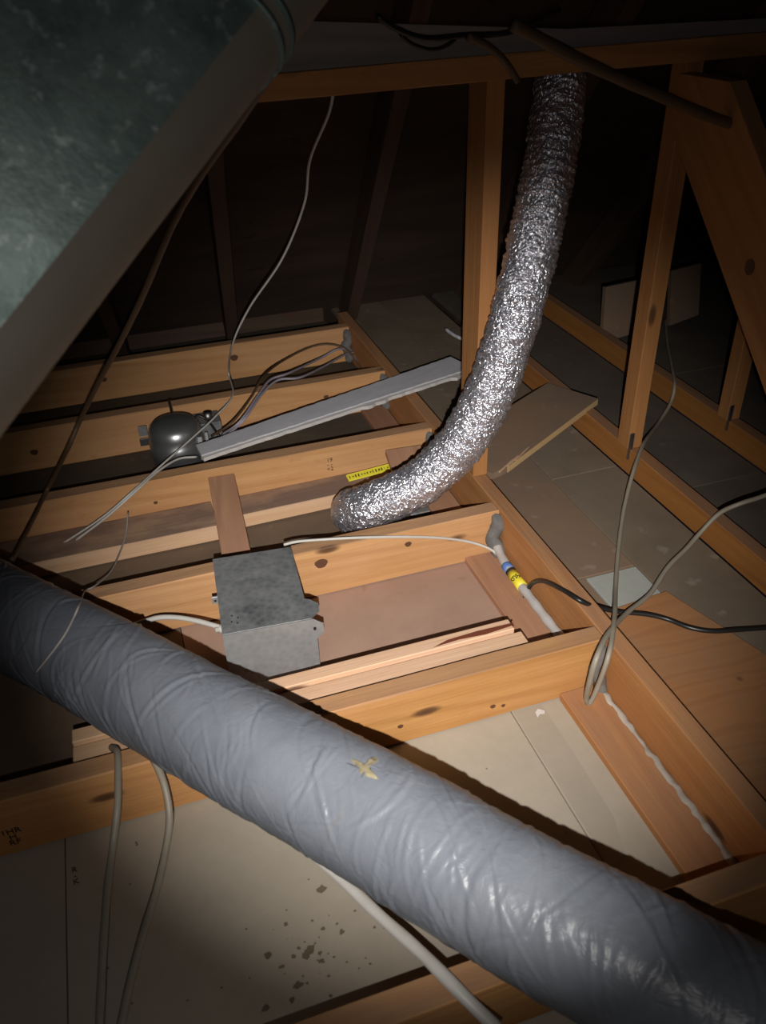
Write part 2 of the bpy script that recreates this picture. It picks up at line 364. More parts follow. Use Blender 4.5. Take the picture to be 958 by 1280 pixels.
# deck on the right
DZ = .055
dk = empty('plywood_deck', (1.2, 1.0, DZ), 'dusty plywood decking right of the header, patched with odd panels and one orange sheet', 'deck')
def dpan(nm, x0, x1, y0, y1, mat, z=DZ, lab=None):
    o = slab(nm, x0 + .0012, x1 - .0012, y0 + .0012, y1 - .0012, z, .016, mat, dk)
    if lab: o['label'] = lab
    return o
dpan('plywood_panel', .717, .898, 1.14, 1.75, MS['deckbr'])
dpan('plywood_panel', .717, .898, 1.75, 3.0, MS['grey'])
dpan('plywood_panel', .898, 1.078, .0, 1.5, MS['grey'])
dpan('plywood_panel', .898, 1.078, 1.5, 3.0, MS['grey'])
dpan('plywood_panel', .717, .78, 1.02, 1.14, MS['deckbr'])
dpan('plywood_panel', .717, .898, -.2, 1.02, MS['grey'], DZ - .004)
dpan('drywall_scrap', .78, .896, 1.02, 1.135, MS['scrap'], DZ + .002, 'pale grey drywall scrap')
o = prism('plywood_panel', [(-.125, .285), (.055, .300), (.125, .06), (.125, -.55), (-.125, -.55)], .010, M_PLY, dk, loc=(.845, .735, DZ)); o['label'] = 'orange plywood sheet with a round knot'
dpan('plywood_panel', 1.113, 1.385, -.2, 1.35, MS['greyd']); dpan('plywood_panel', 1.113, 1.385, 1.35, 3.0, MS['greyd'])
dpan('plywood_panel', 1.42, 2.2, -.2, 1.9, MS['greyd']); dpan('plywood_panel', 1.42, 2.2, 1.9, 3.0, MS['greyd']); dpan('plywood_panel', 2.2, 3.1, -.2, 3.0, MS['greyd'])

# ================================================================ framing
JG = 'ceiling joists between the left side and the header'
def joist(yb, x0, mat, label, name='ceiling_joist', knots=()):
    """2x4 on edge, back top edge at yb"""
    e = empty(name, (x0, yb - .019, 0), label, 'joist', JG)
    b = board('board', (x0, yb - .019, .061), (.681, yb - .019, .061), .038, .118, mat, e, bev=.002, nseg=10, wane=.0008)
    for kx, kz, kr in knots:
        m = Matrix.Translation((kx, yb - .0385, kz)) @ Matrix.Rotation(math.pi / 2, 4, 'X')
        pts = [(kr * 1.25 * math.cos(a) * (1 + .12 * math.sin(3 * a)), kr * math.sin(a)) for a in np.linspace(0, 6.283, 13)[:-1]]
        prism('knot', pts, .0012, MKNOT, e, mw=m)
    return e
MKNOT = plain('knot_brown', (.16, .065, .03), .7, var=.5, nscale=160)
jF = joist(2.52, -1.5, MW['joist'], 'farthest ceiling joist, dim orange, just before the dark roof slope', knots=((.30, .075, .010), (-.1, .07, .007)))
jE = joist(2.15, -1.5, MW['joist'], 'ceiling joist right behind the dark round light can', knots=((.50, .07, .006), (.12, .05, .007), (-.30, .055, .008)))
jD = joist(1.775, -1.5, MW['joist'], 'ceiling joist with a two line ink stamp, between light can and foil duct', knots=((.16, .055, .007), (-.02, .06, .004)))
jC = joist(1.375, -1.5, MW['joist'], 'ceiling joist that the metal box is fixed to, foil duct rests behind it', knots=((.28, .085, .011), (.47, .085, .006)))
jB = joist(.945, -1.5, MW['joist2'], 'ceiling joist with cable loop at its end, grey duct crossing over it', knots=((.47, .03, .004), (.49, .025, .003), (.30, .045, .004), (.18, .04, .006)))
jA = joist(.475, -1.5, MW['joist2'], 'nearest ceiling joist, at the bottom edge under the white cable')
for e, y, s in ((jF, 2.52, 1), (jE, 2.15, 2), (jD, 1.775, 3), (jC, 1.375, 4), (jB, .945, 5)):
    k = 1.0 if s != 5 else .8
    o = blob('sealant', [(.668, y - .034, .112), (.676, y - .042, .085), (.664, y - .044, .055), (.674, y - .050, .03), (.670, y - .062, .006)], .0155 * k, MS['seal'], e, s)
    o['label'] = 'grey smear of fire sealant'
hd = empty('header_beam', (.70, 1.2, 0), 'long header beam that all the ceiling joists butt into, running to lower right', 'beam')
board('board', (.6985, -.5, .061), (.6985, 2.62, .061), .033, .118, MW['header'], hd, nseg=12, wane=.0006)
CG = 'bottom chords on the right deck'
def tx(nm, p0, p1, w, h, mat, label, cat, group=None, up=(0, 0, 1)): return board(nm, p0, p1, w, h, mat, None, up, label, cat, group)
tx('truss_chord', (1.0955, -.3, .0885), (1.0955, 2.38, .0885), .033, .065, MW['chord'], 'orange truss bottom chord nearest the header, carrying the tall lit post', 'beam', CG)
tx('truss_chord', (1.4025, -.3, .0885), (1.4025, 3.0, .0885), .033, .065, MW['chord'], 'second truss bottom chord farther right in the gloom', 'beam', CG)
PG = 'upright posts'
p1 = empty('post', (.6985, 1.52, .12), 'tall orange post behind the foil duct, standing on the header', 'post', PG)
board('stud', (.6985, 1.522, .121), (.6985, 1.522, 1.0), .035, .082, MW['post'], p1, up=(0, 1, 0))
def post(x0, x1, y0, y1, ztop, label, strap):
    e = empty('post', ((x0 + x1) / 2, (y0 + y1) / 2, .122), label, 'post', PG)
    board('stud', ((x0 + x1) / 2, (y0 + y1) / 2, .122), ((x0 + x1) / 2, (y0 + y1) / 2, ztop), x1 - x0, y1 - y0, MW['post'], e, up=(0, 1, 0))
    o = board('nail_plate', (x0 + .007, y0 - .0012, .095), (x0 + .007, y0 - .0012, .165), .013, .002, M_STEEL, e, up=(0, -1, 0)); o['label'] = 'dark steel nail plate at the foot'
    return e
post(1.072, 1.110, 1.462, 1.508, 1.0, 'slim post on the first chord, middle of the right side', 1)
post(1.378, 1.416, 1.497, 1.535, .95, 'dim post on the second chord, under the diagonal brace', 1)
# outline in (run, side) around the brace's own axis, so the grain follows it; the ends are cut plumb and level
ba = math.atan(.972); BO = Vector((0, 1.0, .42)); co, si = math.cos(ba), math.sin(ba)
bpts = [((y - 1.0) * co + (z - .42) * si, -(y - 1.0) * si + (z - .42) * co) for y, z in ((.735, .123), (1.459, .825), (1.459, .922), (1.318, .922), (.491, .123))]
bmx = Matrix(((0, 0, 1), (co, -si, 0), (si, co, 0))).to_4x4(); bmx.translation = (1.057, 1.0, .42)
dg = tag(prism('diagonal_brace', bpts, .036, MW['post'], mw=bmx, bev=.001), 'wide diagonal wooden brace slanting down to the right edge', 'brace')
o = prism('knot', [(.015 * math.cos(a), .012 * math.sin(a)) for a in np.linspace(0, 6.283, 11)[:-1]], .0012, MKNOT, dg, mw=Matrix.Translation((1.0567, 1.175, .645)) @ Matrix.Rotation(-math.pi / 2, 4, 'Y'))
tb = empty('tie_beam', (.6, 1.44, .93), 'horizontal overhead beam crossing the top, dusty and shaded grey above orange', 'beam')
board('orange_board', (-.3, 1.44, .945), (1.7, 1.44, .970), .038, .038, MW['post'], tb, nseg=8, wane=.0006)
o = prism('dusty_shade_board', [(-.3, 0), (1.7, 0), (1.7, .012), (.8, .030), (.35, .068), (-.3, .072)], .030, MW['dusty'], tb, mw=Matrix.Translation((0, 1.462, .966)) @ Matrix.Rotation(math.radians(.72), 4, 'Y').inverted() @ Matrix.Rotation(math.pi / 2, 4, 'X'))  # sloping top imitates a shadow edge on the beam, put into the outline
o['label'] = 'dusty grey upper board, a shade edge shaped into its sloping top'

# boards lying in the bays
tx('furring_strip', (-1.2, 1.667, .024), (.105, 1.667, .024), .11, .040, MW['furr'], 'pale board lying in the bay beside the stamped joist, left of the short crosspiece', 'board', 'loose flat boards')
tx('furring_strip', (.165, 1.680, .024), (.55, 1.690, .024), .085, .036, MW['furr'], 'pale board in the same bay, right of the short crosspiece, ending at the foil duct', 'board', 'loose flat boards')
tx('crosspiece', (.140, 1.728, .098), (.118, 1.365, .030), .062, .016, MW['flat'], 'short brown crosspiece leaning down from stamped joist to the metal box', 'board')
tx('block', (.594, 1.712, .090), (.585, 1.605, .058), .095, .016, MW['flat'], 'small brown block beside the yellow label behind the foil duct', 'block')
tx('scab_board', (-.215, 1.020, .085), (.556, 1.020, .085), .028, .030, MW['pale'], 'rear of two thin strips behind the looped cable joist, reddish stained', 'board', 'thin strips nailed behind the joist')
tx('scab_board', (-.215, .974, .081), (.566, .974, .081), .052, .030, MW['pale'], 'front of two thin strips against the looped cable joist, pale', 'board', 'thin strips nailed behind the joist')
o = bpy.data.objects['scab_board']
prism('stain', [(0, 0), (.05, .003), (.10, -.001), (.155, .004), (.16, .010), (.09, .012), (.03, .009)], .0006, plain('resin_stain', (.22, .055, .025), .6, nscale=200, var=.5), o, loc=(.40, 1.010, .1003))
PGR = 'flat plate boards along the header'
tx('plate_board', (.637, .50, .0085), (.637, .905, .0085), .072, .017, MW['header'], 'orange plate board along the header in the nearest lit bay', 'board', PGR)
tx('plate_board', (.637, .948, .0085), (.637, 1.335, .0085), .072, .015, MW['flat'], 'brown plate board along the header beside the metal box bay', 'board', PGR)
tx('plate_board', (.637, 1.378, .0085), (.637, 1.735, .0085), .072, .015, MW['flat'], 'brown plate board along the header under the foil duct', 'board', PGR)
tx('plate_board', (.637, 1.778, .0085), (.637, 2.11, .0085), .072, .015, MW['brown'], 'dim plate board along the header behind the stamped joist', 'board', PGR)
# joint compound bead and the tube
bd = blob('sealant_bead', [(.675, .49, .010), (.675, .62, .011), (.674, .75, .010), (.675, .90, .010)], .0085, MS['bead'], None, 9)
tag(bd, 'white crusty bead of joint compound along the foot of the header', 'sealant')
tu = empty('grey_tube', (.665, 1.15, 0), 'translucent grey tube with a yellow printed label, lying along the header', 'tube')
TP = [(.670, 1.330, .045), (.668, 1.300, .034), (.665, 1.25, .029), (.665, 1.15, .028), (.666, 1.06, .027), (.668, .955, .027)]
P = spline(TP, .01); link('pipe', tube_mesh('pipe', P, (.0096 + .0008 * np.sin(np.arange(len(P)) * 1.3))[:, None] * np.ones((1, 16)), 16), M_TUBE, tu)
def band(name, y0, y1, mat, rad=.0112):
    Q = P[(P[:, 1] < y0) & (P[:, 1] > y1)]; Q = np.array([[.665, y, .0285] for y in np.linspace(y0, y1, 4)]); return link(name, tube_mesh(name, Q, rad, 16), mat, tu)
band('yellow_label', 1.232, 1.185, M_YEL, .0116)['label'] = 'yellow printed label'; band('black_band', 1.240, 1.233, M_INK, .0116); band('blue_print', 1.262, 1.247, M_BLUE)
for i, (ch, an) in enumerate((('0', -62), ('2', -28), ('5', 6))):
    a = math.radians(an)
    ml = Matrix.Translation((.665 + .0120 * math.sin(a), 1.2085, .0285 + .0120 * math.cos(a))) @ Matrix.Rotation(a, 4, 'Y') @ Matrix.Rotation(math.radians(35), 4, 'Z')
    text('lettering', ch, .017, M_INK, tu, ml)
# stamps on timbers
def face_m(x, y, z, r=0): return Matrix.Translation((x, y, z)) @ Matrix.Rotation(math.pi / 2, 4, 'X') @ Matrix.Rotation(r, 4, 'Z')
text('stamp', '19\n- -\n+2', .016, M_INKD, jD, face_m(.408, 1.7363, .072))
text('stamp', '1HR\nH\nRF', .016, M_INK, jB, face_m(-.315, .9063, .04))

# loose plywood piece
lp = tag(prism('loose_plywood', [(0, .012), (.03, .003), (.05, 0), (.455, .0), (.455, .155), (.0, .175)], .017, MS['deckbr'], None,
          mw=Matrix.Translation((.738, 1.478, .099)) @ Matrix.Rotation(math.radians(29.5), 4, 'Z') @ Matrix.Rotation(math.radians(-2.5), 4, 'Y')),
         'loose plywood offcut with a splintered pale edge, lying by the tall post', 'board')
prism('cut_edge', [(.045, -.0008), (.452, -.0008), (.452, .0006), (.045, .0006)], .0155, plain('raw_ply_edge', (.62, .42, .2), .8), lp, mw=lp.matrix_world @ Matrix.Translation((0, -.0004, .0008)))['label'] = 'pale sawn edge'
for k in range(6):
    prism('splinter', [(0, 0), (.004, -.001), (.045 + .006 * (k % 3), .004), (.002, .003)], .002, MW['pale'], lp, mw=lp.matrix_world @ Matrix.Translation((.012 + .016 * k, .001 + .001 * (k % 2), .0165)) @ Matrix.Rotation(.03 * (k % 3), 4, 'Z'))
# planks leaning in the dark
def lean(x0, x1, y, z0, z1, sk, label):
    o = prism('leaning_board', [(0, 0), (x1 - x0, .02), (x1 - x0 + sk, z1 - z0), (sk, z1 - z0 - .01)], .018, MS['deckbr'], None, mw=Matrix.Translation((x0, y, z0)) @ Matrix.Rotation(math.radians(78), 4, 'X'))
    return tag(o, label, 'board', 'boards leaning in the dark')
lean(1.415, 1.60, 2.16, .075, .255, .012, 'short light board leaning behind the slim post, left one with knot')
lean(1.69, 1.80, 2.20, .075, .26, .0, 'short dark board leaning behind the slim post, right one')
tag(board('metal_ledge', (1.60, 1.42, .10), (1.60, .9, .10), .012, .09, plain('dim_grey_metal', (.30, .31, .32), .5, .3)), 'thin grey metal ledge at the right edge in the dark', 'metal strip')

# drywall strip lying across the joists
m, L = frame((.098, 1.800, .137), (.885, 2.035, .139))
ds = empty('drywall_strip', (.5, 1.92, .13), 'long grey drywall offcut lying diagonally from the light can to the tall post', 'drywall')
n = 60; rs = random.Random(11); xs = np.linspace(-L / 2, L / 2, n); top = []; bot = []
for i, x in enumerate(xs):
    u = i / (n - 1); wv = .026 + .022 * u; top.append((x, wv + rs.uniform(-.0012, .0012)))
    bot.append((x, -wv - rs.uniform(0, .0025)))
top[0] = (top[0][0] + .01, top[0][1]); 
prism('paper_face', bot + top[::-1], .012, MS['face'], ds, mw=m @ Matrix.Translation((0, 0, -.006)))
pts_o = []; pts_i = []
for i, x in enumerate(xs):
    u = i / (n - 1); wv = .026 + .022 * u; bumpy = .010 * math.exp(-((u - .57) / .02) ** 2) + .008 * math.exp(-((u - .62) / .012) ** 2) + (.012 if u > .9 else 0) * rs.uniform(.4, 1)
    pts_o.append((x, -wv - .010 - rs.uniform(0, .003) - bumpy)); pts_i.append((x, -wv + .002))
prism('broken_edge', pts_o + pts_i[::-1], .009, MS['gyp'], ds, mw=m @ Matrix.Translation((0, 0, -.0065)))['label'] = 'crumbling white gypsum edge'

# ================================================================ metal box
BX = Matrix.Translation((.050, 1.118, 0)) @ Matrix.Rotation(math.radians(-4.5), 4, 'Z')
mb = empty('metal_box', BX.translation, 'galvanised metal fan box with side tabs, fixed to the joist beside the grey duct', 'junction box')
W_, D_, H_ = .152, .222, .148
def bpart(nm, x0, x1, y0, y1, z0, z1, mat, par=mb): 
    return link(nm, box_mesh(nm, x1 - x0, y1 - y0, z1 - z0, .0005), mat, par, mw=BX @ Matrix.Translation(((x0 + x1) / 2, (y0 + y1) / 2, (z0 + z1) / 2)))
bpart('housing', .0015, W_ - .0015, .002, D_, .001, H_ - .001, M_GALV)
prism('top_panel', [(-.001, 0), (W_ + .002, 0), (W_ + .006, .001), (W_ + .021, .016), (W_ + .023, .036), (W_ + .009, .052), (W_ + .001, .056), (W_ + .001, D_), (-.001, D_ + .002)], .0018, M_GALV, mb, mw=BX @ Matrix.Translation((0, 0, H_)))
fp = prism('front_panel', [(-.001, 0), (W_ - .002, 0), (W_ + .001, H_ - .050), (W_ + .012, H_ - .046), (W_ + .024, H_ - .034), (W_ + .024, H_ - .014), (W_ + .006, H_), (-.001, H_)], .0018, M_GALVF, mb, mw=BX @ Matrix.Rotation(math.pi / 2, 4, 'X') @ Matrix.Translation((0, 0, .0005)))
prism('hole', [(.0028 * math.cos(a), .004 * math.sin(a)) for a in np.linspace(0, 6.283, 11)[:-1]], .0006, M_HOLE, fp, mw=BX @ Matrix.Translation((W_ + .008, -.0024, H_ - .022)) @ Matrix.Rotation(math.pi / 2, 4, 'X'))
bpart('folded_seam', -.001, W_ + .004, -.002, .002, H_ + .0005, H_ + .0026, M_GALV)
bpart('side_flange', W_ - .001, W_ + .012, .002, .0035, .002, H_ - .05, M_GALVF)
br = bpart('bracket', -.012, .001, .110, .114, H_ - .018, H_ - .002, M_GALVF)
prism('hole', [(.0025 * math.cos(a), .0025 * math.sin(a)) for a in np.linspace(0, 6.283, 9)[:-1]], .0006, M_HOLE, br, mw=BX @ Matrix.Translation((-.006, .1095, H_ - .010)) @ Matrix.Rotation(math.pi / 2, 4, 'X'))
Pc = np.array([[-.014, .075, .098], [-.007, .075, .098], [-.006, .075, .098], [.003, .075, .098]]); 
link('cable_clamp', tube_mesh('cable_clamp', Pc, np.array([.0055, .0055, .008, .008])[:, None] * np.ones((1, 14)), 14), M_WHITE, mb, mw=BX)
for sx, sy in ((.018, .028), (.030, .036), (.020, .044), (.028, .022)):
    prism('rivet', [(.0016 * math.cos(a), .0016 * math.sin(a)) for a in np.linspace(0, 6.283, 9)[:-1]], .0009, M_HOLE, mb, mw=BX @ Matrix.Translation((sx, sy, H_ + .0018)))

# ================================================================ recessed light can
cn = empty('light_can', (.062, 1.975, 0), 'dark glossy round recessed light housing between two joists', 'light fitting')
prof = [(0, .150), (.030, .149), (.052, .143), (.064, .130), (.068, .112), (.067, .095), (.070, .092), (.070, .060), (.067, .056), (.067, .004)]
sg = 40; V = []; Fc = []
for i, (r, z) in enumerate(prof):
    for k in range(sg): a = 6.28318 * k / sg; V.append((max(r, .0005) * math.cos(a), max(r, .0005) * math.sin(a), z - .02))
for i in range(len(prof) - 1):
    for k in range(sg): a, b = i * sg + k, i * sg + (k + 1) % sg; Fc.append((a, a + sg, b + sg, b))
link('can_body', mesh_from('can_body', V, Fc, True), M_CAN, cn, loc=(.062, 1.975, .02))
cable('conduit_stem', [(.067, 2.13, .128), (.066, 2.07, .135), (.064, 2.01, .142), (.063, 1.985, .140)], .004, M_STEEL, None, parent=cn)
board('mounting_bar', (-.03, 2.06, .055), (.19, 2.06, .055), .003, .022, M_STEEL, cn); board('bar_ear', (-.028, 2.055, .09), (-.005, 2.055, .09), .004, .03, M_GALVF, cn)
board('junction_cover', (.150, 2.005, .06), (.150, 2.075, .06), .07, .09, M_GALV, cn); board('clip', (.118, 1.915, .05), (.118, 1.93, .11), .012, .004, M_GALVF, cn); board('clip', (.136, 1.915, .055), (.136, 1.93, .12), .008, .004, M_GALVF, cn)
link('locknut', tube_mesh('locknut', np.array([[.155, 2.03, .100], [.155, 2.03, .125]]), .012, 8), M_STEEL, cn)
cable('lead_wire', [(.105, 1.985, .12), (.125, 2.0, .135), (.15, 1.99, .12), (.17, 1.95, .09)], .003, M_BLK, None, parent=cn)

# ================================================================ foil duct
M_OLIVE = plain('faded_print', (.12, .11, .02), .7)
FP = [(.864, 1.555, .965), (.848, 1.525, .91), (.806, 1.46, .80), (.764, 1.425, .666), (.716, 1.392, .527), (.670, 1.390, .38), (.612, 1.402, .262), (.545, 1.420, .185), (.475, 1.434, .146),
      (.425, 1.452, .118), (.397, 1.487, .092), (.404, 1.522, .072), (.437, 1.548, .060), (.488, 1.562, .054), (.540, 1.57, .052)]
P = spline(FP, .0016); n = len(P); seg = 72
s = np.concatenate([[0], np.cumsum(np.linalg.norm(np.diff(P, axis=0), axis=1))])
S, TH = np.meshgrid(s, np.arange(seg) / seg, indexing='ij')
ph = S / .0105 + TH + .55 * vnoise(S / .03, TH * 7, 7, 3)
pleat = np.abs(np.sin(np.pi * ph)) ** .8
R = .0485 + .0017 * pleat + .0022 * vnoise(S / .010, TH * 12, 12, 4) + .0016 * vnoise(S / .0045, TH * 24, 24, 5) + .0016 * vnoise(S / .05, TH * 5, 5, 6)
tail = np.clip((S - (s[-1] - .22)) / .22, 0, 1); R = R * (1 - .10 * tail)
top_f = np.clip(1 - S / .35, 0, 1); R = R * (1 - .04 * top_f)
fd = link('foil_duct', tube_mesh('foil_duct', P, R, seg), M_FOIL); tag(fd, 'silver foil flexible vent duct curving down from the overhead beam', 'duct')
tag(board('yellow_caution_label', (.436, 1.680, .058), (.549, 1.687, .062), .022, .0015, M_YEL, None, (0, -.3, 1)), 'yellow printed caution label strip behind the foil duct bend', 'label')
yl = bpy.data.objects['yellow_caution_label']
rs = random.Random(3)
for k in range(14):
    x_ = .441 + k * .0076; w_ = rs.choice((.002, .003, .0045)); h_ = rs.choice((.003, .006, .009))
    board('print_mark', (x_, 1.6793 + k * .00045, .0598 + k * .00027), (x_ + w_, 1.6793 + k * .00045, .0600 + k * .00027), h_, .0004, M_OLIVE, yl, (0, -.3, 1))
vb = empty('vent_boot', (.56, 1.585, 0), 'grey sheet metal collar under the end of the foil duct', 'vent')
link('collar', tube_mesh('collar', np.array([[.542, 1.572, .054], [.58, 1.58, .054]]), .046, 24), M_GALV, vb); board('base', (.55, 1.585, .006), (.60, 1.585, .006), .09, .011, M_GALV, vb)

# ================================================================ grey insulated duct
GP = [(-.80, 1.86, .205), (-.45, 1.425, .203), (-.306, 1.244, .203), (-.178, 1.092, .203), (-.066, .947, .203), (.040, .812, .203), (.161, .660, .203), (.267, .520, .203), (.362, .398, .203), (.450, .288, .203), (.60, .10, .203), (.75, -.10, .205)]
P = spline(GP, .0030); n = len(P); seg = 210
s = np.concatenate([[0], np.cumsum(np.linalg.norm(np.diff(P, axis=0), axis=1))])
S, TH = np.meshgrid(s, np.arange(seg) / seg, indexing='ij')
R = .0812 + .0016 * vnoise(S / .09, TH * 5, 5, 21) + .0010 * vnoise(S / .03, TH * 9, 9, 22)
rr = np.random.default_rng(31)
for k in range(760):                                               # folds of the loose jacket: short curved ridges and creases
    s0 = rr.uniform(0, s[-1]); t0 = rr.uniform(0, 1); L_ = rr.uniform(.025, .085); wd = rr.uniform(.0014, .0042); am = rr.uniform(.0003, .0018) * rr.choice((1, 1, -1))
    sl = rr.normal(.35, .45); cv = rr.normal(0, 5)
    i0, i1 = np.searchsorted(s, (s0 - .12, s0 + .12)); s_, t_ = S[i0:i1], TH[i0:i1]
    dt = ((t_ - t0 + .5) % 1 - .5) * .506; ds_ = s_ - s0
    al = (dt + sl * ds_) / math.hypot(1, sl); ac = (ds_ - sl * dt - cv * dt * dt) / math.hypot(1, sl)
    pr = np.exp(-(ac / wd) ** 2) - .5 * np.exp(-((ac - 1.6 * wd) / wd) ** 2)
    R[i0:i1] += am * pr * np.exp(-(al / L_) ** 4)
gd = empty('grey_duct', (.16, .66, .12), 'large grey vinyl insulated flexible duct lying diagonally across the joists', 'duct')
link('jacket', tube_mesh('jacket', P, R, seg), M_VINYL, gd)
# tear with insulation showing, about where the duct is nearest the middle
def on_duct(px, py, ang, off=.0):
    i = int(np.argmin((P[:, 0] - px) ** 2 + (P[:, 1] - py) ** 2)); t = P[min(i + 3, n - 1)] - P[i - 3]; t = Vector(t / np.linalg.norm(t))
    side = t.cross(Vector((0, 0, 1))).normalized(); nor = (Vector((0, 0, 1)) * math.cos(ang) + side * math.sin(ang)).normalized()
    y = nor.cross(t); m = Matrix((t, y, nor)).transposed().to_4x4(); m.translation = Vector(P[i]) + nor * (.0805 + off); return m
def lumpy(nm, pts, r, mat, par, mw):
    b = bmesh.new(); c = b.verts.new((0, 0, r)); ring = [b.verts.new((x, y, -.003)) for x, y in pts]
    mid = [b.verts.new((x * .6 + random.uniform(-.0015, .0015), y * .6 + random.uniform(-.0015, .0015), r * random.uniform(.5, 1.1))) for x, y in pts]
    q = len(pts)
    for i in range(q): b.faces.new((ring[i], ring[(i + 1) % q], mid[(i + 1) % q], mid[i])); b.faces.new((mid[i], mid[(i + 1) % q], c))
    me = bpy.data.meshes.new(nm); b.to_mesh(me); b.free(); return link(nm, me, mat, par, mw=mw)
TM = on_duct(.166, .655, math.radians(-3), 0)
to = lumpy('torn_insulation', [(-.026, .004), (-.012, .005), (-.004, .009), (.000, .026), (.007, .024), (.006, .008), (.014, .002), (.031, -.006), (.014, -.009), (.0, -.009), (-.012, -.003)], .0035, MS['wool'], gd, TM)
to['label'] = 'star shaped tear showing tan insulation'
for a, ln in ((.2, .018), (1.9, .014), (3.3, .018), (4.9, .012)):
    prism('torn_flap', [(0, -.0012), (ln, -.0003), (ln, .0006), (0, .0025)], .0015, M_VINYL, gd, mw=TM @ Matrix.Rotation(a, 4, 'Z') @ Matrix.Translation((.004, .004, .0012)) @ Matrix.Rotation(.2, 4, 'X'))

# ================================================================ big sheet metal plenum close to the lens
a0 = CAM_LOC + Vector((.312, 1.133, -.044)) * .76; a1 = CAM_LOC + Vector((-.174, .981, -.476)) * .56
ax = (a0 - a1).normalized(); view = ((a0 + a1) / 2 - CAM_LOC).normalized()
vv = (ax.cross(view)).normalized()
if vv.dot(-R_ + U_) < 0: vv = -vv
vv = (vv - view * .10).normalized(); vv = (vv - ax * vv.dot(ax)).normalized()
dp = ax.cross(vv).normalized()
if dp.dot(view) < 0: dp = -dp
c0 = a1 - ax * .25; LL = 1.35; WW = .50; DD = .22; rb = .045
pm = Matrix((ax, vv, ax.cross(vv))).transposed().to_4x4(); pm.translation = c0; sgn = 1 if ax.cross(vv).dot(dp) > 0 else -1
sec = []                                                            # cross section (v, d), rounded corner at the silhouette edge
for k in range(9): a = math.pi + k * math.pi / 2 / 8 + 0; sec.append((rb + rb * math.cos(a), rb + rb * math.sin(a)))
for v_, d_ in ((WW - rb, 0), (WW, rb), (WW, DD - rb), (WW - rb, DD), (rb, DD)): sec.append((v_, d_))
sec.append((.013, DD - .013)); sec.append((0, DD - rb))
def extr(nm, sec, xa, xb, mat, par, grow=0.0):
    q = len(sec); V = [(x, v_ + (grow if v_ > .2 else -grow), sgn * (d_ + (grow if d_ > .1 else -grow))) for x in (xa, xb) for v_, d_ in sec]
    Fc = [(i, (i + 1) % q, q + (i + 1) % q, q + i) for i in range(q)] + [tuple(range(q)), tuple(range(2 * q - 1, q - 1, -1))]
    me = mesh_from(nm, V, Fc); bmx = bmesh.new(); bmx.from_mesh(me); bmesh.ops.recalc_face_normals(bmx, faces=bmx.faces[:]); bmx.to_mesh(me); bmx.free()
    for p in me.polygons: p.use_smooth = len(p.vertices) == 4
    o = link(nm, me, mat, par, mw=pm); return o
pl = empty('sheet_metal_duct', c0, 'huge dusty sheet metal duct blurred close up in the upper left corner', 'duct')
extr('duct_wall', sec, 0, LL, M_PLEN, pl)
csec = [(v_ - .0012, d_ - .0012) for v_, d_ in sec[:9]]
q = len(csec); V = [(x, v_, sgn * d_) for x in np.linspace(0, LL, 30) for v_, d_ in csec]
cme = mesh_from('corner_tape', V, [(i * q + k, i * q + k + 1, (i + 1) * q + k + 1, (i + 1) * q + k) for i in range(29) for k in range(q - 1)], True)
link('corner_tape', cme, M_CORNER, pl, mw=pm)['label'] = 'brownish dusty corner strip'
XT = .25 + (a0 - a1).length
for k, dx in enumerate((-.055, -.075)):
    extr('raised_seam', sec, XT + dx, XT + dx + .006, M_PLEN, pl, .004)
# ================================================================ cables
W = {}
W['hanging']=[(0.393,1.44,0.954),(0.382,1.44,0.909),(0.358,1.5,0.827),(0.355,1.56,0.74),(0.326,1.68,0.607),(0.269,1.82,0.466),(0.234,1.93,0.343),(0.246,2.209,0.15),(0.23,2.045,0.155),(0.169,1.95,0.15),(0.095,1.862,0.145),(0.007,1.77,0.135),(-0.065,1.686,0.13),(-0.135,1.673,0.09),(-0.214,1.673,0.05),(-0.293,1.663,0.02)]
W['second']=[(0.097,1.829,0.11),(0.051,1.816,0.12),(-0.005,1.749,0.132),(-0.052,1.689,0.132),(-0.126,1.662,0.095),(-0.205,1.66,0.05)]
W['thin']=[(-0.083,1.67,0.09),(-0.094,1.621,0.07),(-0.112,1.548,0.07),(-0.133,1.455,0.09),(-0.16,1.363,0.13),(-0.174,1.327,0.15),(-0.159,1.119,0.281),(-0.168,1.078,0.287),(-0.184,1.047,0.281),(-0.21,1.033,0.261),(-0.238,1.039,0.229)]
W['white']=[(0.212,1.363,0.132),(0.241,1.364,0.132),(0.301,1.347,0.134),(0.364,1.332,0.132),(0.449,1.328,0.115),(0.531,1.331,0.09),(0.605,1.332,0.06),(0.65,1.316,0.04),(0.67,1.299,0.02),(0.673,1.284,0.008)]
W['boxc']=[(-0.13,1.301,0.06),(-0.082,1.274,0.09),(-0.051,1.263,0.1),(-0.016,1.249,0.1),(0.018,1.225,0.1),(0.047,1.2,0.1),(0.06,1.191,0.1)]
W['l1']=[(-0.155,0.974,0.1),(-0.144,0.937,0.125),(-0.145,0.887,0.13),(-0.151,0.839,0.12),(-0.165,0.804,0.09),(-0.178,0.745,0.08),(-0.188,0.67,0.075),(-0.198,0.562,0.075)]
W['l2']=[(-0.122,0.962,0.1),(-0.108,0.939,0.128),(-0.092,0.897,0.132),(-0.083,0.858,0.12),(-0.084,0.824,0.09),(-0.096,0.784,0.075),(-0.115,0.729,0.07),(-0.143,0.654,0.075),(-0.162,0.598,0.075),(-0.175,0.554,0.075)]
W['bot']=[(0.079,0.753,0.06),(0.094,0.717,0.07),(0.121,0.661,0.08),(0.152,0.58,0.1),(0.181,0.509,0.12),(0.195,0.471,0.13),(0.212,0.435,0.128),(0.239,0.394,0.11)]
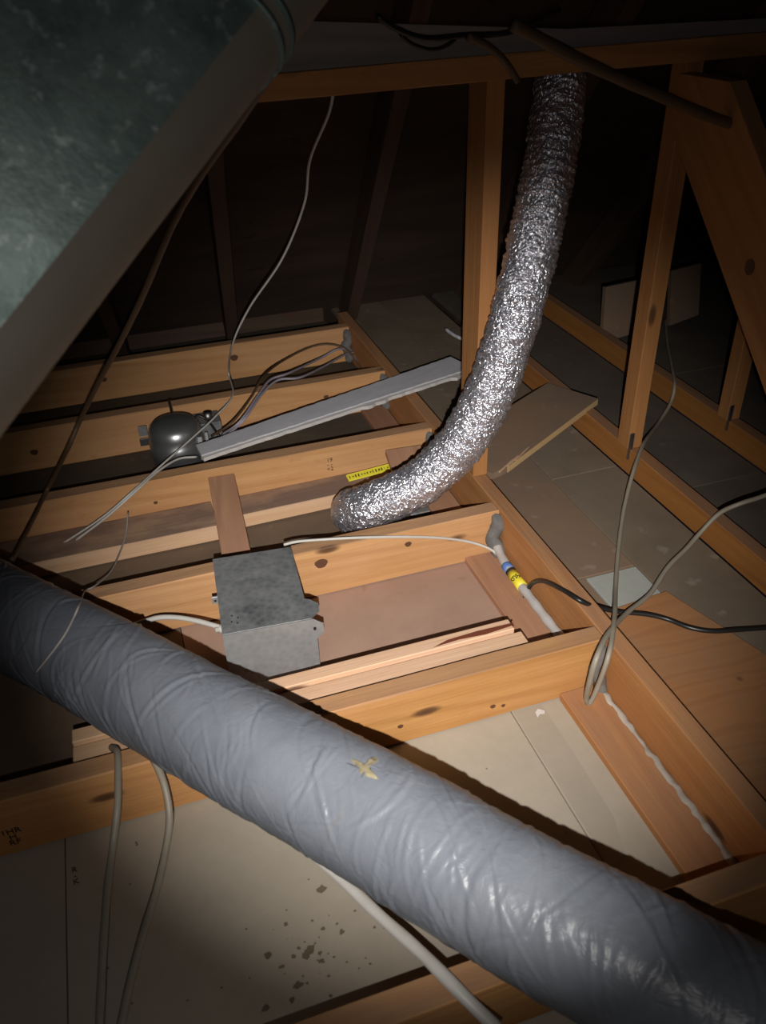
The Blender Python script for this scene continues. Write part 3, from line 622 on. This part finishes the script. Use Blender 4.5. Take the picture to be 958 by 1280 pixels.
W['pair']=[(1.231,1.101,0.21),(1.168,1.114,0.18),(1.109,1.118,0.17),(1.082,1.138,0.14),(1.046,1.139,0.1),(1.003,1.12,0.085),(0.934,1.084,0.08),(0.854,1.025,0.08),(0.77,0.974,0.1),(0.682,0.902,0.14),(0.626,0.849,0.15),(0.617,0.846,0.1),(0.627,0.862,0.035),(0.631,0.856,0.03),(0.64,0.853,0.07),(0.65,0.852,0.135),(0.685,0.896,0.14),(0.733,0.963,0.12),(0.798,1.058,0.085),(0.869,1.163,0.08),(0.94,1.262,0.09),(0.99,1.324,0.11),(1.04,1.379,0.135),(1.114,1.458,0.135),(1.271,1.618,0.08),(1.354,1.689,0.09),(1.375,1.713,0.13),(1.458,1.846,0.12),(1.563,2.013,0.1),(1.688,2.207,0.09)]
W['black']=[(0.644,1.15,0.002),(0.66,1.166,0.01),(0.669,1.17,0.03),(0.674,1.156,0.06),(0.67,1.107,0.1),(0.67,1.039,0.13),(0.684,0.997,0.132),(0.726,1.005,0.1),(0.767,0.994,0.085),(0.813,0.976,0.08),(0.846,0.955,0.075),(0.87,0.922,0.075),(0.902,0.899,0.075),(0.952,0.885,0.075),(1.017,0.868,0.075)]
W['brown']=[(0.193,0.95,1.022),(0.163,1.0,0.973),(0.12,1.08,0.903),(0.084,1.2,0.816),(0.03,1.3,0.693),(-0.021,1.4,0.584),(-0.068,1.5,0.486),(-0.127,1.6,0.366),(-0.163,1.6,0.31),(-0.236,1.703,0.17),(-0.264,1.565,0.18),(-0.286,1.373,0.22)]
W['g1']=[(0.15,1.941,0.1),(0.202,1.9,0.15),(0.278,2.031,0.15),(0.334,2.145,0.15),(0.423,2.338,0.1),(0.524,2.41,0.1),(0.591,2.416,0.1),(0.644,2.404,0.08),(0.674,2.396,0.04),(0.683,2.341,0.02)]
W['g2']=[(0.177,1.94,0.1),(0.221,1.896,0.15),(0.291,2.015,0.155),(0.345,2.112,0.15),(0.41,2.16,0.14),(0.543,2.339,0.09),(0.621,2.388,0.09),(0.669,2.422,0.05),(0.685,2.373,0.02)]
W['g3']=[(0.185,1.928,0.1),(0.232,1.901,0.15),(0.306,2.024,0.155),(0.366,2.103,0.15),(0.43,2.118,0.14),(0.534,2.254,0.1),(0.631,2.38,0.07),(0.682,2.437,0.05)]
W['t1']=[(0.447,1.38,1.043),(0.485,1.38,1.022),(0.53,1.38,1.009),(0.591,1.38,1.01),(0.673,1.38,1.011),(0.756,1.38,1.038)]
W['t2']=[(0.49,1.395,1.017),(0.509,1.395,1.002),(0.543,1.395,0.992),(0.57,1.395,0.997),(0.586,1.395,1.008)]
W['t3']=[(0.593,1.37,1.009),(0.633,1.38,0.993),(0.672,1.395,0.967),(0.699,1.4,0.937)]
W['t4']=[(0.634,1.3,1.027),(0.717,1.3,0.989),(0.807,1.3,0.951),(0.918,1.3,0.909),(1.037,1.3,0.866),(1.183,1.3,0.822)]
W['cw']=[(0.067,2.177,0.12),(0.064,2.054,0.12),(0.064,1.982,0.12)]
cable('hanging_wire', W['hanging'], .0024, M_WHITE, 'long thin white wire hanging from the overhead beam down past the light can')
cable('second_wire', W['second'], .0028, M_WHITE, 'short white wire running beside the long hanging wire, starting at the light can')
cable('thin_wire', W['thin'], .0018, M_DIMW, 'thin loose wire drooping onto the left end of the grey duct')
cable('white_cable', W['white'], .0030, M_WHITE, 'white cable stretched along the joist from metal box to grey tube')
cable('box_cable', W['boxc'], .0050, M_WHITE, 'short white cable entering the left side of the metal box')
cable('floor_cable', W['l1'], .0055, M_TAN, 'left of two tan cables hanging down the bottom left drywall')
cable('floor_cable', W['l2'], .0055, M_TAN, 'right of two tan cables hanging down the bottom left drywall')
cable('jacketed_cable', W['bot'], .0066, M_WHITE, 'pale cable coming out from under the grey duct at the bottom edge', flat=1.3)
cable('looped_cable', W['pair'], .0045, M_TAN, 'tan cable looping down at the joist end and back up to the right', flat=1.15)
cable('black_cable', W['black'], .0045, M_BLK, 'black cable arching from the tube over the header to the right edge')
cable('brown_wire', W['brown'], .0050, M_BRW, 'brown wire dangling on the left beside the sheet metal duct')
cable('bundle_cable', W['g1'], .0032, M_BRW, 'brown cable of the bundle above the light can')
cable('bundle_cable', W['g2'], .0032, M_LILAC, 'upper lilac cable of the bundle right of the light can')
cable('bundle_cable', W['g3'], .0032, M_LILAC, 'lower lilac cable of the bundle right of the light can')
cable('overhead_cable', W['t1'], .0045, M_BLK, 'thin dark cable draped along the overhead beam')
cable('overhead_cable', W['t2'], .0030, M_BLK, 'small dark cable loop under the draped one on the beam')
cable('overhead_cable', W['t3'], .0060, M_BRW, 'short brown cable crossing the overhead beam left of the foil duct')
cable('overhead_cable', W['t4'], .0095, M_BRW, 'thick brown cable sloping down to the right in front of the overhead beam')
# scraps
ins = tag(blob('insulation_scrap', [(.93, 2.12, .075), (.95, 2.16, .08), (.99, 2.17, .075)], .010, MS['gyp'], None, 4), 'small white scrap near the end of the drywall strip', 'scrap')
tag(blob('paper_scrap', [(1.005, 2.45, .075), (1.03, 2.37, .068), (1.09, 2.39, .07)], .006, MS['face'], None, 6), 'thin curled pale scrap left of the tall post in the dark', 'scrap')
